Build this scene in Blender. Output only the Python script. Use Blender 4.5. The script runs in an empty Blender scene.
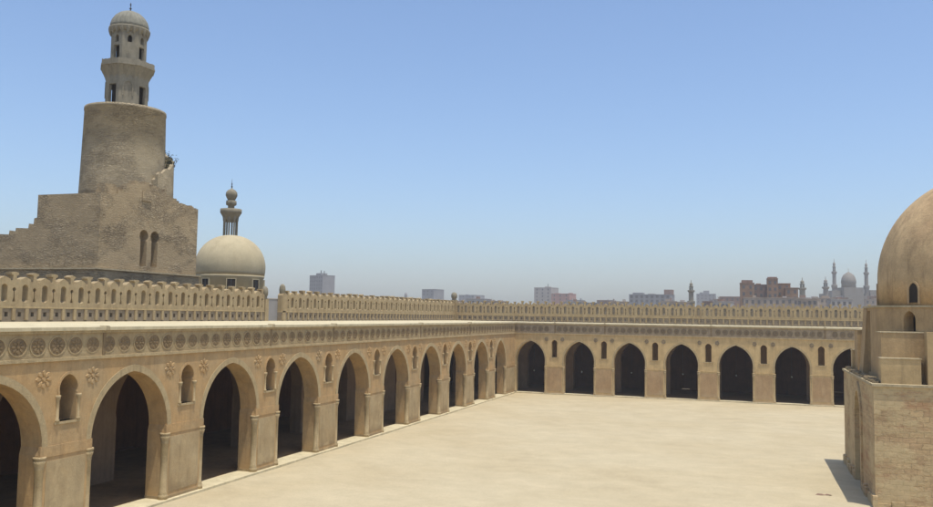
import bpy, bmesh, math, random
from mathutils import Vector, Matrix
from mathutils.geometry import tessellate_polygon
random.seed(7)
PI = math.pi
R = math.radians
scn = bpy.context.scene

# ------------------------------------------------------------------ camera
cam_d = bpy.data.cameras.new('camera'); cam = bpy.data.objects.new('camera', cam_d)
scn.collection.objects.link(cam); scn.camera = cam
cam_d.sensor_width = 36; cam_d.lens = 32.83; cam_d.clip_start = 0.5; cam_d.clip_end = 12000
yaw, pitch, roll = -0.3201082, 0.0720343, 0.0155514
Fw = Vector((math.sin(yaw)*math.cos(pitch), math.cos(yaw)*math.cos(pitch), math.sin(pitch)))
Rt = Vector((math.cos(yaw), -math.sin(yaw), 0)); Up = Rt.cross(Fw)
XC = math.cos(roll)*Rt + math.sin(roll)*Up; YC = -math.sin(roll)*Rt + math.cos(roll)*Up
m = Matrix((XC, YC, -Fw)).transposed().to_4x4(); m.translation = Vector((32.076, -119.644, 11.014))
cam.matrix_world = m
# ------------------------------------------------------------------ sky, sun, exposure
sun_dir = Vector((1.35, -0.85, 7.2)).normalized()
elev = math.asin(sun_dir.z); az = math.atan2(sun_dir.x, sun_dir.y)
W = bpy.data.worlds.new('World'); scn.world = W; W.use_nodes = True
nt = W.node_tree; nt.nodes.clear()
out = nt.nodes.new('ShaderNodeOutputWorld'); bg = nt.nodes.new('ShaderNodeBackground')
sky = nt.nodes.new('ShaderNodeTexSky'); sky.sky_type = 'NISHITA'; sky.sun_disc = False
sky.sun_elevation = elev; sky.sun_rotation = az
sky.altitude = 60; sky.air_density = 1.0; sky.dust_density = 1.9; sky.ozone_density = 5.5
bg.inputs['Strength'].default_value = 0.15
nt.links.new(sky.outputs[0], bg.inputs[0]); nt.links.new(bg.outputs[0], out.inputs[0])
sl = bpy.data.lights.new('sun', 'SUN'); sl.energy = 3.2; sl.angle = R(0.53); sl.color = (1.0, .95, .86)
so = bpy.data.objects.new('sun', sl); scn.collection.objects.link(so)
so.rotation_euler = (-sun_dir).to_track_quat('-Z', 'Y').to_euler(); so.location = (0, 0, 200)
scn.view_settings.view_transform = 'Standard'; scn.view_settings.look = 'None'
scn.view_settings.gamma = 1; scn.view_settings.exposure = 0.33; scn.view_settings.use_curve_mapping = False

# ------------------------------------------------------------------ materials
def newmat(name):
    mt = bpy.data.materials.new(name); mt.use_nodes = True
    n = mt.node_tree; b = n.nodes['Principled BSDF']; b.inputs['Roughness'].default_value = .92
    b.inputs['Specular IOR Level'].default_value = .15
    return mt, n, b
def N(n, typ, **kw):
    x = n.nodes.new(typ)
    for k, v in kw.items():
        if k in x.inputs: x.inputs[k].default_value = v
        else: setattr(x, k, v)
    return x
def mth(n, op, a, b=None):
    x = n.nodes.new('ShaderNodeMath'); x.operation = op
    for i, v in enumerate((a, b)):
        if v is None: continue
        if isinstance(v, (int, float)): x.inputs[i].default_value = v
        else: n.links.new(v, x.inputs[i])
    return x.outputs[0]
def mixc(n, f, a, b, mode='MIX'):
    x = n.nodes.new('ShaderNodeMix'); x.data_type = 'RGBA'; x.blend_type = mode
    for idx, v in ((0, f), (6, a), (7, b)):
        if isinstance(v, (int, float)): x.inputs[idx].default_value = v
        elif isinstance(v, tuple): x.inputs[idx].default_value = v + (1,) if len(v) == 3 else v
        else: n.links.new(v, x.inputs[idx])
    return x.outputs[2]
def ramp(n, src, lo, hi, a=0., b=1.):
    x = n.nodes.new('ShaderNodeMapRange'); n.links.new(src, x.inputs[0])
    x.inputs[1].default_value = lo; x.inputs[2].default_value = hi
    x.inputs[3].default_value = a; x.inputs[4].default_value = b
    return x.outputs[0]
def noise(n, vec, scale, detail=5, rough=.6, sc=None):
    if sc:
        mp = n.nodes.new('ShaderNodeMapping'); mp.inputs['Scale'].default_value = sc
        n.links.new(vec, mp.inputs[0]); vec = mp.outputs[0]
    x = N(n, 'ShaderNodeTexNoise', Scale=scale, Detail=detail, Roughness=rough); n.links.new(vec, x.inputs['Vector'])
    return x.outputs['Fac']
def stone(name, base, alt, stain=(.16,.12,.085), patch=.35, stains=.5, fine=.12, bump=.03, sc=1., rough=.93, uneven=.17, drips=1., damp=0.):
    """weathered plaster or limestone: two tones in large patches, fine grain, streaked dirt"""
    mt, n, b = newmat(name)
    co = n.nodes.new('ShaderNodeTexCoord').outputs['Object']
    geo = n.nodes.new('ShaderNodeNewGeometry').outputs['Position']
    p = noise(n, geo, .35*sc, 6, .65); p = ramp(n, p, .42, .62)
    c = mixc(n, p, base, alt)
    s = noise(n, geo, 1.3*sc, 7, .7, (1, 1, .28)); s = ramp(n, s, .53, .72, 0, stains)
    c = mixc(n, s, c, stain)
    q = noise(n, geo, 3.1*sc, 6, .75); q = ramp(n, q, .58, .68, 0, patch)
    c = mixc(n, q, c, tuple(min(1, v*1.22) for v in base))
    g = noise(n, geo, 14*sc, 4, .8); g = ramp(n, g, .25, .75, 1-fine, 1+fine)
    mid = ramp(n, noise(n, geo, 1.05*sc, 9, .74, (1, 1, .75)), .34, .68, 1-uneven, 1+uneven*.8)
    drip = ramp(n, noise(n, geo, 2.6*sc, 5, .6, (1, 1, .09)), .52, .72, 1, 1-uneven*1.1*drips)
    g = mth(n, 'MULTIPLY', g, mth(n, 'MULTIPLY', mid, drip))
    c2 = n.nodes.new('ShaderNodeVectorMath'); c2.operation = 'SCALE'; n.links.new(c, c2.inputs[0]); n.links.new(g, c2.inputs['Scale'])
    cc_ = c2.outputs[0]
    if damp:
        sz = n.nodes.new('ShaderNodeSeparateXYZ'); n.links.new(geo, sz.inputs[0])
        zz = mth(n, 'ADD', sz.outputs[2], mth(n, 'MULTIPLY', noise(n, geo, .9, 6, .7), -2.6))
        cc_ = mixc(n, ramp(n, zz, -.9, -.15, damp, 0), cc_, tuple(q*.95 for q in stain))
        rp = ramp(n, noise(n, geo, .75, 4, .6), .60, .64, 0, .45); cc_ = mixc(n, rp, cc_, tuple(min(.7,q*1.18) for q in base))
    n.links.new(cc_, b.inputs['Base Color'])
    h = mth(n, 'ADD', noise(n, geo, 5*sc, 8, .75), mth(n, 'MULTIPLY', q, .4))
    bp = N(n, 'ShaderNodeBump', Distance=bump); bp.inputs['Strength'].default_value = .8
    n.links.new(h, bp.inputs['Height']); n.links.new(bp.outputs[0], b.inputs['Normal'])
    b.inputs['Roughness'].default_value = rough
    return mt
def masonry(name, base, alt, mortar, bw=.55, bh=.24, cyl=0, plaster=None, cover=.5, bump=.04, band=None):
    """coursed stone blocks, optionally with plaster left in patches"""
    mt, n, b = newmat(name)
    co = n.nodes.new('ShaderNodeTexCoord').outputs['Object']
    sx = n.nodes.new('ShaderNodeSeparateXYZ'); n.links.new(co, sx.inputs[0])
    if cyl: u = mth(n, 'MULTIPLY', mth(n, 'ARCTAN2', sx.outputs[1], sx.outputs[0]), cyl)
    else: u = mth(n, 'ADD', sx.outputs[0], sx.outputs[1])
    wob = noise(n, co, .9, 4, .6)
    zz = mth(n, 'ADD', sx.outputs[2], mth(n, 'MULTIPLY', wob, .35))
    cv = n.nodes.new('ShaderNodeCombineXYZ'); n.links.new(mth(n, 'ADD', u, mth(n, 'MULTIPLY', wob, .5)), cv.inputs[0]); n.links.new(zz, cv.inputs[1])
    br = N(n, 'ShaderNodeTexBrick', Scale=1.0); br.inputs['Brick Width'].default_value = bw; br.inputs['Row Height'].default_value = bh
    br.inputs['Mortar Size'].default_value = .022; br.inputs['Mortar Smooth'].default_value = .6; br.inputs['Bias'].default_value = -.1
    br.inputs['Color1'].default_value = base + (1,); br.inputs['Color2'].default_value = alt + (1,); br.inputs['Mortar'].default_value = mortar + (1,)
    n.links.new(cv.outputs[0], br.inputs['Vector'])
    c = br.outputs['Color']
    big = ramp(n, noise(n, co, .45, 7, .68, (1, 1, 1.6)), .35, .7, .78, 1.2)
    fin = ramp(n, noise(n, co, 4.5, 6, .8, (1, 1, 1.8)), .3, .72, .72, 1.22)
    v = n.nodes.new('ShaderNodeVectorMath'); v.operation = 'SCALE'; n.links.new(c, v.inputs[0]); n.links.new(mth(n, 'MULTIPLY', big, fin), v.inputs['Scale'])
    c = v.outputs[0]; h = mth(n, 'ADD', mth(n, 'MULTIPLY', br.outputs['Fac'], -.6), noise(n, co, 4, 8, .75))
    if band:
        bb = ramp(n, noise(n, co, .7, 3, .6, (.25, .25, 2.2)), .56, .63, 0, .75); c = mixc(n, bb, c, band)
    if plaster:
        k = ramp(n, noise(n, co, .33, 9, .72, (1, 1, 1.4)), .5-(cover-.5)*.5-.05, .5-(cover-.5)*.5+.07, 0, .85)
        pc = mixc(n, ramp(n, noise(n, co, 1.8, 6, .7), .4, .65), plaster, tuple(q*.82 for q in plaster))
        c = mixc(n, k, c, pc); h = mth(n, 'ADD', mth(n, 'MULTIPLY', k, .9), mth(n, 'MULTIPLY', h, .5))
    n.links.new(c, b.inputs['Base Color'])
    bp = N(n, 'ShaderNodeBump', Distance=bump); bp.inputs['Strength'].default_value = .9
    n.links.new(h, bp.inputs['Height']); n.links.new(bp.outputs[0], b.inputs['Normal'])
    return mt
def plain(name, col, rough=.8, var=.15, sc=1.2):
    mt, n, b = newmat(name)
    geo = n.nodes.new('ShaderNodeNewGeometry').outputs['Position']
    g = ramp(n, noise(n, geo, sc, 6, .7), .3, .7, 1-var, 1+var)
    v = n.nodes.new('ShaderNodeVectorMath'); v.operation = 'SCALE'; v.inputs[0].default_value = col; n.links.new(g, v.inputs['Scale'])
    n.links.new(v.outputs[0], b.inputs['Base Color']); b.inputs['Roughness'].default_value = rough
    return mt
def courtmat():
    mt, n, b = newmat('worn_court_limestone')
    geo = n.nodes.new('ShaderNodeNewGeometry').outputs['Position']
    big = ramp(n, noise(n, geo, .09, 5, .6), .38, .64)
    c = mixc(n, big, (.475,.40,.255), (.44,.362,.222))
    st = ramp(n, noise(n, geo, .42, 9, .76, (.9, 1.1, 1)), .34, .68, .90, 1.09)
    fi = ramp(n, noise(n, geo, 5.5, 7, .85), .3, .7, .90, 1.08)
    gr = ramp(n, noise(n, geo, 38, 3, .8), .3, .7, .94, 1.05)
    wn = ramp(n, noise(n, geo, .28, 6, .7, (1, .7, 1)), .58, .70, 1, .95)
    k = mth(n, 'MULTIPLY', mth(n, 'MULTIPLY', st, fi), mth(n, 'MULTIPLY', gr, wn))
    v = n.nodes.new('ShaderNodeVectorMath'); v.operation = 'SCALE'; n.links.new(c, v.inputs[0]); n.links.new(k, v.inputs['Scale'])
    c = v.outputs[0]
    sp = ramp(n, noise(n, geo, 2.3, 3, .9), .70, .74, 0, .4); c = mixc(n, sp, c, (.26,.21,.14))
    n.links.new(c, b.inputs['Base Color'])
    bp = N(n, 'ShaderNodeBump', Distance=.02); n.links.new(mth(n, 'ADD', fi, st), bp.inputs['Height']); n.links.new(bp.outputs[0], b.inputs['Normal'])
    return mt
def rubblewall(name, base, alt, joint, cell=.42, plaster=None, cover=.4, bump=.08, cyl=0):
    """rough coursed rubble: flattened irregular stones with deep joints and plaster left in places"""
    mt, n, b = newmat(name)
    co = n.nodes.new('ShaderNodeTexCoord').outputs['Object']
    w = N(n, 'ShaderNodeTexNoise', Scale=.8, Detail=4); n.links.new(co, w.inputs['Vector'])
    wv = n.nodes.new('ShaderNodeVectorMath'); wv.operation = 'MULTIPLY_ADD'; n.links.new(w.outputs['Color'], wv.inputs[0]); wv.inputs[1].default_value = (.3,.3,.18); n.links.new(co, wv.inputs[2])
    mp = n.nodes.new('ShaderNodeMapping'); mp.inputs['Scale'].default_value = (.8, .8, 2.6); n.links.new(wv.outputs[0], mp.inputs[0])
    v1 = N(n, 'ShaderNodeTexVoronoi', Scale=1/cell, feature='DISTANCE_TO_EDGE'); n.links.new(mp.outputs[0], v1.inputs['Vector'])
    v2 = N(n, 'ShaderNodeTexVoronoi', Scale=1/cell); n.links.new(mp.outputs[0], v2.inputs['Vector'])
    sx = n.nodes.new('ShaderNodeSeparateColor'); n.links.new(v2.outputs['Color'], sx.inputs[0])
    c = mixc(n, sx.outputs[0], base, alt)
    c = mixc(n, ramp(n, v1.outputs['Distance'], .0, .09, .7, 0), c, joint)
    big = ramp(n, noise(n, co, .32, 7, .7, (1, 1, 1.7)), .34, .66, .72, 1.22)
    fin = mth(n, 'MULTIPLY', ramp(n, noise(n, co, 1.9, 8, .85, (.55, .55, 4.6)), .36, .64, .74, 1.2), ramp(n, noise(n, co, 5.2, 6, .85, (1, 1, 1.6)), .34, .66, .82, 1.14))
    v = n.nodes.new('ShaderNodeVectorMath'); v.operation = 'SCALE'; n.links.new(c, v.inputs[0]); n.links.new(mth(n, 'MULTIPLY', big, fin), v.inputs['Scale'])
    c = v.outputs[0]; h = mth(n, 'ADD', ramp(n, v1.outputs['Distance'], 0, .12), noise(n, co, 3.5, 8, .8))
    if plaster:
        k = ramp(n, noise(n, co, .23, 8, .66, (1, 1, 1.5)), .53-cover*.2, .63-cover*.2, 0, .62)
        pc = mixc(n, ramp(n, noise(n, co, 1.5, 7, .75), .38, .66), plaster, tuple(q*.84 for q in plaster))
        c = mixc(n, k, c, pc); h = mth(n, 'MULTIPLY', h, ramp(n, k, 0, .88, 1, .12))
    n.links.new(c, b.inputs['Base Color'])
    bp = N(n, 'ShaderNodeBump', Distance=bump); bp.inputs['Strength'].default_value = 1.0
    n.links.new(h, bp.inputs['Height']); n.links.new(bp.outputs[0], b.inputs['Normal'])
    return mt
M = {}
M['upper'] = stone('tan_plaster', (0.480,0.311,0.142), (0.442,0.311,0.160), (0.288,0.180,0.087), .25, .45, .10)
M['pier'] = stone('pale_pier_plaster', (0.446,0.339,0.186), (0.418,0.302,0.156), (0.247,0.174,0.091), .3, .3, .08, damp=.55)
M['back_upper'] = stone('sandy_plaster', (0.600,0.437,0.214), (0.564,0.402,0.196), (0.360,0.242,0.119), .3, .4, .10)
M['back_pier'] = stone('brown_dado_plaster', (0.425,0.283,0.147), (0.460,0.316,0.170), (0.517,0.399,0.239), .4, .5, .12, damp=.55)
M['mould'] = stone('carved_cream_stucco', (0.476,0.366,0.200), (0.439,0.330,0.175), (0.243,0.169,0.094), .3, .45, .14, .05, 2)
M['carved'] = stone('carved_stucco_dirt_and_shade', (0.287,0.204,0.108), (0.248,0.177,0.096), (0.160,0.112,0.062), .3, .6, .2, .06, 3)  # dirt in the carving, with recess shade put into the same dark tone
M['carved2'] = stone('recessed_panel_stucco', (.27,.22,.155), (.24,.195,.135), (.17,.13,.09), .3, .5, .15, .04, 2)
M['frieze_far'] = stone('far_frieze_stucco', (0.397,0.310,0.207), (0.345,0.270,0.178), (0.230,0.172,0.115), .35, .5, .16, .04, 2)
M['frieze'] = stone('frieze_stucco', (0.422,0.323,0.176), (0.396,0.289,0.151), (0.246,0.170,0.092), .3, .55, .14, .04, 2)
M['cream'] = stone('cream_lime_screed', (0.586,0.505,0.319), (0.533,0.454,0.284), (0.426,0.343,0.206), .3, .3, .06, .01)
M['crenel'] = stone('crenel_stucco', (0.397,0.308,0.175), (0.365,0.274,0.151), (0.214,0.148,0.081), .3, .45, .12, .03, 2)
M['court'] = courtmat()
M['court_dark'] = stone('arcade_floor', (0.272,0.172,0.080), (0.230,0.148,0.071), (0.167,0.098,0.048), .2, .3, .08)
M['earth'] = plain('dusty_earth', (.24,.195,.13), .95, .2, .05)
M['inner'] = stone('shaded_inner_plaster', (0.176,0.075,0.031), (0.150,0.065,0.027), (0.088,0.039,0.019), .2, .4, .08)  # dark copy of the plaster: arcade shade put into the outer wall's colour
M['pier_inner'] = stone('lit_inner_plaster', (.30,.205,.125), (.26,.175,.11), (.15,.105,.07), .2, .4, .08)  # lighter copy for the inner piers: light on them put into the colour
M['wood'] = plain('dark_wood', (0.060,0.039,0.022), .7, .3, 3)
M['mina'] = rubblewall('minaret_rubble', (0.443,0.350,0.218), (0.371,0.285,0.175), (0.258,0.195,0.116), .30, (0.443,0.335,0.194), .45, .07)
M['minadrum'] = rubblewall('minaret_drum_rubble', (.42,.345,.225), (.37,.30,.19), (.29,.23,.145), .28, (.42,.345,.22), .5, .05)
M['minatop'] = stone('lantern_stone', (0.279,0.248,0.181), (0.251,0.220,0.156), (0.139,0.122,0.086), .3, .6, .14, .03, 1.5)
M['ribdome'] = stone('ribbed_dome_stone', (0.264,0.252,0.200), (0.238,0.226,0.176), (0.162,0.148,0.112), .3, .5, .12, .03, 2)
M['sdome'] = stone('madrasa_dome_plaster', (0.469,0.394,0.245), (0.437,0.362,0.222), (0.331,0.262,0.158), .15, .5, .08, .02, .6, uneven=.10, drips=.3)
M['smin'] = stone('grey_carved_stone', (0.265,0.230,0.161), (0.234,0.205,0.140), (0.139,0.117,0.081), .3, .5, .12, .03, 2)
M['fbase'] = masonry('pavilion_ashlar', (0.555,0.398,0.210), (0.465,0.310,0.168), (0.390,0.282,0.150), .72, .31, 0, (0.600,0.464,0.252), .55, .05, (0.405,0.238,0.126))
M['foct'] = stone('pavilion_plaster', (0.442,0.310,0.158), (0.407,0.277,0.140), (0.263,0.177,0.095), .2, .5, .1, .03)
M['fstep'] = stone('pavilion_step_plaster', (0.506,0.371,0.189), (0.471,0.338,0.170), (0.322,0.222,0.120), .2, .35, .08, .03)
M['fdome'] = stone('pavilion_dome_plaster', (0.519,0.368,0.196), (0.456,0.309,0.164), (0.299,0.207,0.113), .5, .85, .16, .05, .8, uneven=.22, drips=.25)
M['lip'] = stone('bleached_ledge', (0.468,0.386,0.238), (0.425,0.344,0.204), (0.281,0.213,0.122), .3, .4, .12, .04, 2)
M['rubble'] = plain('rubble', (0.300,0.232,0.136), .95, .35, 5)
M['leaf'] = plain('dusty_leaf', (.07,.075,.04), .8, .3, 6)
M['dark'] = plain('dark_opening', (.035,.028,.022), .9, .2)
M['pane'] = plain('hazed_window', (.13,.12,.11), .5, .3)  # far panes: haze put into the colour by lightening it
M['metal'] = plain('dark_metal', (.06,.06,.06), .5, .1)
M['c_grey'] = plain('grey_concrete', (.27,.26,.25), .9, .12, .2)
M['c_pale'] = plain('pale_render', (.40,.36,.31), .9, .12, .2)
M['c_brick'] = plain('red_brick_infill', (0.297,0.177,0.103), .9, .22, .4)
M['c_brick2'] = plain('brown_brick', (0.260,0.162,0.116), .9, .22, .4)
M['c_pink'] = plain('pinkish_render', (.42,.24,.19), .9, .15, .3)
M['c_tan'] = plain('dusty_tan_render', (0.363,0.286,0.209), .9, .2, .3)
M['c_far'] = plain('weathered_mosque_stone', (0.240,0.212,0.172), .9, .1, .3)
gm, gn, gb = newmat('milky_glass'); gb.inputs['Base Color'].default_value = (.45,.45,.36,1); gb.inputs['Roughness'].default_value = .2; gb.inputs['Transmission Weight'].default_value = .5
M['glass'] = gm

# ------------------------------------------------------------------ helpers
def tag(o, label=None, cat=None, group=None, kind=None):
    if label: o['label'] = label
    if cat: o['category'] = cat
    if group: o['group'] = group
    if kind: o['kind'] = kind
    return o
def thing(name, loc, label, cat, group=None):
    o = bpy.data.objects.new(name, None); scn.collection.objects.link(o); o.location = loc
    o.empty_display_size = .2
    return tag(o, label, cat, group)
def wloc(o):
    v = Vector((0,0,0))
    while o: v += o.location; o = o.parent
    return v
def inst(name, mesh, parent, loc=(0,0,0), rz=0, scale=None):
    """link a mesh under PARENT at a world location"""
    o = bpy.data.objects.new(name, mesh); scn.collection.objects.link(o); o.parent = parent
    o.location = Vector(loc) - (wloc(parent) if parent else Vector((0,0,0)))
    o.rotation_euler.z = rz
    if scale: o.scale = scale
    return o
class MB:
    def __init__(s): s.v = []; s.f = []; s.sm = []
    def add(s, vs, fs, smooth=False):
        k = len(s.v); s.v += [tuple(v) for v in vs]; s.f += [tuple(i+k for i in f) for f in fs]; s.sm += [smooth]*len(fs); return s
    def box(s, x0, x1, y0, y1, z0, z1, rz=0, c=(0,0)):
        vs = [(x,y,z) for z in (z0,z1) for x,y in ((x0,y0),(x1,y0),(x1,y1),(x0,y1))]
        if rz:
            ca, sa = math.cos(rz), math.sin(rz)
            vs = [(c[0]+(x-c[0])*ca-(y-c[1])*sa, c[1]+(x-c[0])*sa+(y-c[1])*ca, z) for x,y,z in vs]
        return s.add(vs, [(3,2,1,0),(4,5,6,7),(0,1,5,4),(1,2,6,5),(2,3,7,6),(3,0,4,7)])
    def prism(s, pts, z0, z1, top=1., c=(0,0)):
        n = len(pts); vs = [(x,y,z0) for x,y in pts] + [(c[0]+(x-c[0])*top, c[1]+(y-c[1])*top, z1) for x,y in pts]
        return s.add(vs, [tuple(range(n-1,-1,-1)), tuple(range(n,2*n))] + [(i,(i+1)%n,(i+1)%n+n,i+n) for i in range(n)])
    def lathe(s, prof, c=(0,0), seg=24, smooth=True, a0=0., rib=0., nrib=0):
        vs = []; fs = []
        for r, z in prof:
            for i in range(seg):
                a = a0 + 2*PI*i/seg; rr = r*(1+rib*math.cos(nrib*(a-a0))) if rib else r
                vs.append((c[0]+rr*math.cos(a), c[1]+rr*math.sin(a), z))
        for j in range(len(prof)-1):
            for i in range(seg):
                k = (i+1) % seg; fs.append((j*seg+i, j*seg+k, (j+1)*seg+k, (j+1)*seg+i))
        s.add(vs, fs, smooth)
        s.add([vs[i] for i in range(seg)], [tuple(range(seg-1,-1,-1))]); s.add(vs[-seg:], [tuple(range(seg))])
        return s
    def slab(s, loops, d0, d1, fn):
        """a 2-D outline with holes given thickness; fn(u, w, d) -> world point; loops[0] outer"""
        pl = [[Vector((u, w, 0)) for u, w in L] for L in loops]
        tri = tessellate_polygon(pl); flat = [p for L in loops for p in L]; n = len(flat)
        vs = [fn(u, w, d0) for u, w in flat] + [fn(u, w, d1) for u, w in flat]
        fs = [tuple(t) for t in tri] + [tuple(i+n for i in reversed(t)) for t in tri]
        k = 0
        for L in loops:
            m_ = len(L)
            fs += [(k+i, k+(i+1)%m_, n+k+(i+1)%m_, n+k+i) for i in range(m_)]; k += m_
        return s.add(vs, fs)
    def build(s, name, mat, parent=None, merge=False, rz=0):
        base = wloc(parent) if parent else Vector((0,0,0))
        me = bpy.data.meshes.new(name); me.from_pydata([tuple(Vector(v)-base) for v in s.v], [], s.f)
        me.polygons.foreach_set('use_smooth', s.sm)
        bm = bmesh.new(); bm.from_mesh(me)
        if merge or any(s.sm): bmesh.ops.remove_doubles(bm, verts=bm.verts, dist=1e-4)
        bmesh.ops.recalc_face_normals(bm, faces=bm.faces); bm.to_mesh(me); bm.free()
        me.materials.append(M[mat] if isinstance(mat, str) else mat)
        if name and parent is not False:
            o = bpy.data.objects.new(name, me); scn.collection.objects.link(o); o.parent = parent
            return o
        return me
    def mesh(s, name, mat):
        me = bpy.data.meshes.new(name); me.from_pydata(s.v, [], s.f); me.polygons.foreach_set('use_smooth', s.sm)
        bm = bmesh.new(); bm.from_mesh(me)
        if any(s.sm): bmesh.ops.remove_doubles(bm, verts=bm.verts, dist=1e-4)
        bmesh.ops.recalc_face_normals(bm, faces=bm.faces); bm.to_mesh(me); bm.free()
        me.materials.append(M[mat]); return me
def arch_pts(c, a, z0, zs, zc, h, n=12, bulge=1.03):
    """pointed arch outline from (c+a, z0) up and over to (c-a, z0): jambs to zs, slight horseshoe return, centres at zc, rise h"""
    A = a*bulge; r = (h*h+A*A)/(2*A); t1 = math.asin(min(1, h/r))
    t0 = -math.asin(min(.9, (zc-zs)/r))
    half = [(c+a, z0), (c+a, zs)]
    for i in range(1, n+1):
        t = t0 + (t1-t0)*i/n
        half.append((c + (A-r) + r*math.cos(t), zc + r*math.sin(t)))
    half[-1] = (c, zc+h)
    return half + [(2*c-u, w) for u, w in reversed(half[:-1])]
def circ(c, z, r, n=20, ry=None, a0=0): return [(c+r*math.cos(a0+2*PI*i/n), z+(ry or r)*math.sin(a0+2*PI*i/n)) for i in range(n)]
def rect(u0, u1, w0, w1): return [(u0,w0),(u1,w0),(u1,w1),(u0,w1)]
def cyl_between(mb, p, q, r, seg=8):
    p, q = Vector(p), Vector(q); d = (q-p).normalized(); a = d.orthogonal().normalized(); b = d.cross(a)
    vs = [p+r*(math.cos(2*PI*i/seg)*a+math.sin(2*PI*i/seg)*b) for i in range(seg)] + [q+r*(math.cos(2*PI*i/seg)*a+math.sin(2*PI*i/seg)*b) for i in range(seg)]
    return mb.add(vs, [tuple(range(seg-1,-1,-1)), tuple(range(seg,2*seg))]+[(i,(i+1)%seg,seg+(i+1)%seg,seg+i) for i in range(seg)], True)

# ------------------------------------------------------------------ ground
def sheet(name, x0, x1, y0, y1, z, mat, nx=1, ny=1, amp=0):
    vs = []; fs = []
    for j in range(ny+1):
        for i in range(nx+1):
            x = x0+(x1-x0)*i/nx; y = y0+(y1-y0)*j/ny
            vs.append((x, y, z + amp*(math.sin(x*.9+y*.31)+math.sin(y*.7-x*.2)+math.sin(x*.23)*math.sin(y*.19)*1.5)))
    for j in range(ny):
        for i in range(nx):
            k = j*(nx+1)+i; fs.append((k,k+1,k+nx+2,k+nx+1))
    mb = MB(); mb.add(vs, fs, True); o = mb.build(name, mat); tag(o, kind='structure'); return o
sheet('ground', -6000, 6000, -6000, 6000, -.35, 'earth')
sheet('court_floor', .0, 96, -125, -.0, .0, 'court', 96, 125, .012)
def floor_slab(name, x0, x1, y0, y1):
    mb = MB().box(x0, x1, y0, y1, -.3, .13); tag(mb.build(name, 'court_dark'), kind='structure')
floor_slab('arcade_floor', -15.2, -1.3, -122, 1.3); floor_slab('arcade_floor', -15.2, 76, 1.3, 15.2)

# ------------------------------------------------------------------ arcades
fnL = lambda u, w, d: (-d, u, w)            # facade on the plane x = 0, depth to -x; u runs along y
fnB = lambda u, w, d: (u, d, w)             # facade on the plane y = 0, depth to +y; u runs along x
LC = [-7.5,-16.3,-25.45,-34.4,-43.65,-52.95,-62.3,-71.2,-80.65,-89.9,-99.1,-108.3]
LW = [2.55]+[2.93]*11
LWIN = [-12.0,-20.95,-30.0,-39.05,-48.3,-57.7,-66.5,-75.9,-85.35,-94.5,-103.7]
BC = [2.3+7.04*k for k in range(10)]; BW = [2.13]*10
BWIN = [5.82+7.04*k for k in range(9)]
ROOF = 9.93

def wallslab(centres, hw, wins, u0, u1, top, d0, d1, fn, arch, win):
    zs, zc, h, bl = arch
    outer = [(u0, -.3)]
    for c, a in sorted(zip(centres, hw)):
        outer += list(reversed(arch_pts(c, a, -.3, zs, zc, h, 14, bl)))
    outer += [(u1, -.3), (u1, top), (u0, top)]
    holes = []
    if win:
        ww, wz0, wz1 = win
        for c in wins:
            holes.append(arch_pts(c, ww/2, wz0, wz1-.62*ww-.18, wz1-.62*ww, .62*ww, 9, 1.06))
    return MB().slab([outer]+holes, d0, d1, fn)

def column_mesh(r, h, name):
    p = [(r*1.4,0),(r*1.4,.24),(r*1.1,.3),(r*1.25,.38),(r,.46),(r,h-.62),(r*1.15,h-.58),(r*1.02,h-.52),(r*1.3,h-.36),(r*1.5,h-.2),(r*1.2,h-.14),(r*1.55,h-.1),(r*1.55,h)]
    return MB().lathe(p, seg=14).mesh(name, 'mould')
colL = column_mesh(.195, 3.8, 'column_shaft'); colB = column_mesh(.15, 3.75, 'column_shaft_back')
def small_col(): 
    p = [(.12,0),(.12,.08),(.075,.14),(.075,1.0),(.12,1.1),(.14,1.2),(.14,1.28)]
    return MB().lathe(p, seg=10).mesh('window_column', 'mould')
wcol = small_col()
def band_arch(c, a, arch, width, d0, d1, fn, down):
    zs, zc, h, bl = arch
    inn = arch_pts(c, a+.004, down, zs, zc, h+.004, 14, bl)
    A = a*bl; s = (A+width)/A
    outp = arch_pts(c, a+width, down, zs, zc, h*(1+width/h*1.05), 14, (A+width)/(a+width))
    return MB().slab([outp + list(reversed(inn))], d0, d1, fn)
def flower_mesh(name, r, petals, sy, axis, mat, ring=True):
    """carved round flower; local plane: axis 'L' -> faces +x, 'B' -> faces -y"""
    mb = MB(); f = (lambda u, w, d: (d, u*sy, w)) if axis == 'L' else (lambda u, w, d: (u*sy, -d, w))
    ou = circ(0,0,r,28); inn = circ(0,0,r*.84,28)
    if ring: mb.slab([ou, inn], 0, .075, f)
    for i in range(petals):
        a = 2*PI*i/petals; ca, sa = math.cos(a), math.sin(a)
        pts = [(.2*r,0),(.42*r,.15*r),(.64*r,.17*r),(.8*r,0),(.64*r,-.17*r),(.42*r,-.15*r)]
        q = [(x*ca-y*sa, x*sa+y*ca) for x,y in pts]
        cx, cy = .52*r*ca, .52*r*sa
        vs = [f(x,y,.0) for x,y in q]+[f(cx+(x-cx)*.72,cy+(y-cy)*.72,.055) for x,y in q]
        mb.add(vs, [tuple(range(6,12))]+[(j,(j+1)%6,6+(j+1)%6,6+j) for j in range(6)])
    mb.slab([circ(0,0,r*.15,10)], 0, .06, f)
    return mb.mesh(name, mat)
def disc_mesh(name, r, sy, axis, mat):
    f = (lambda u, w, d: (d, u*sy, w)) if axis == 'L' else (lambda u, w, d: (u*sy, -d, w))
    return MB().slab([circ(0,0,r*.86,24)], -.02, .012, f).mesh(name, mat)

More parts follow.
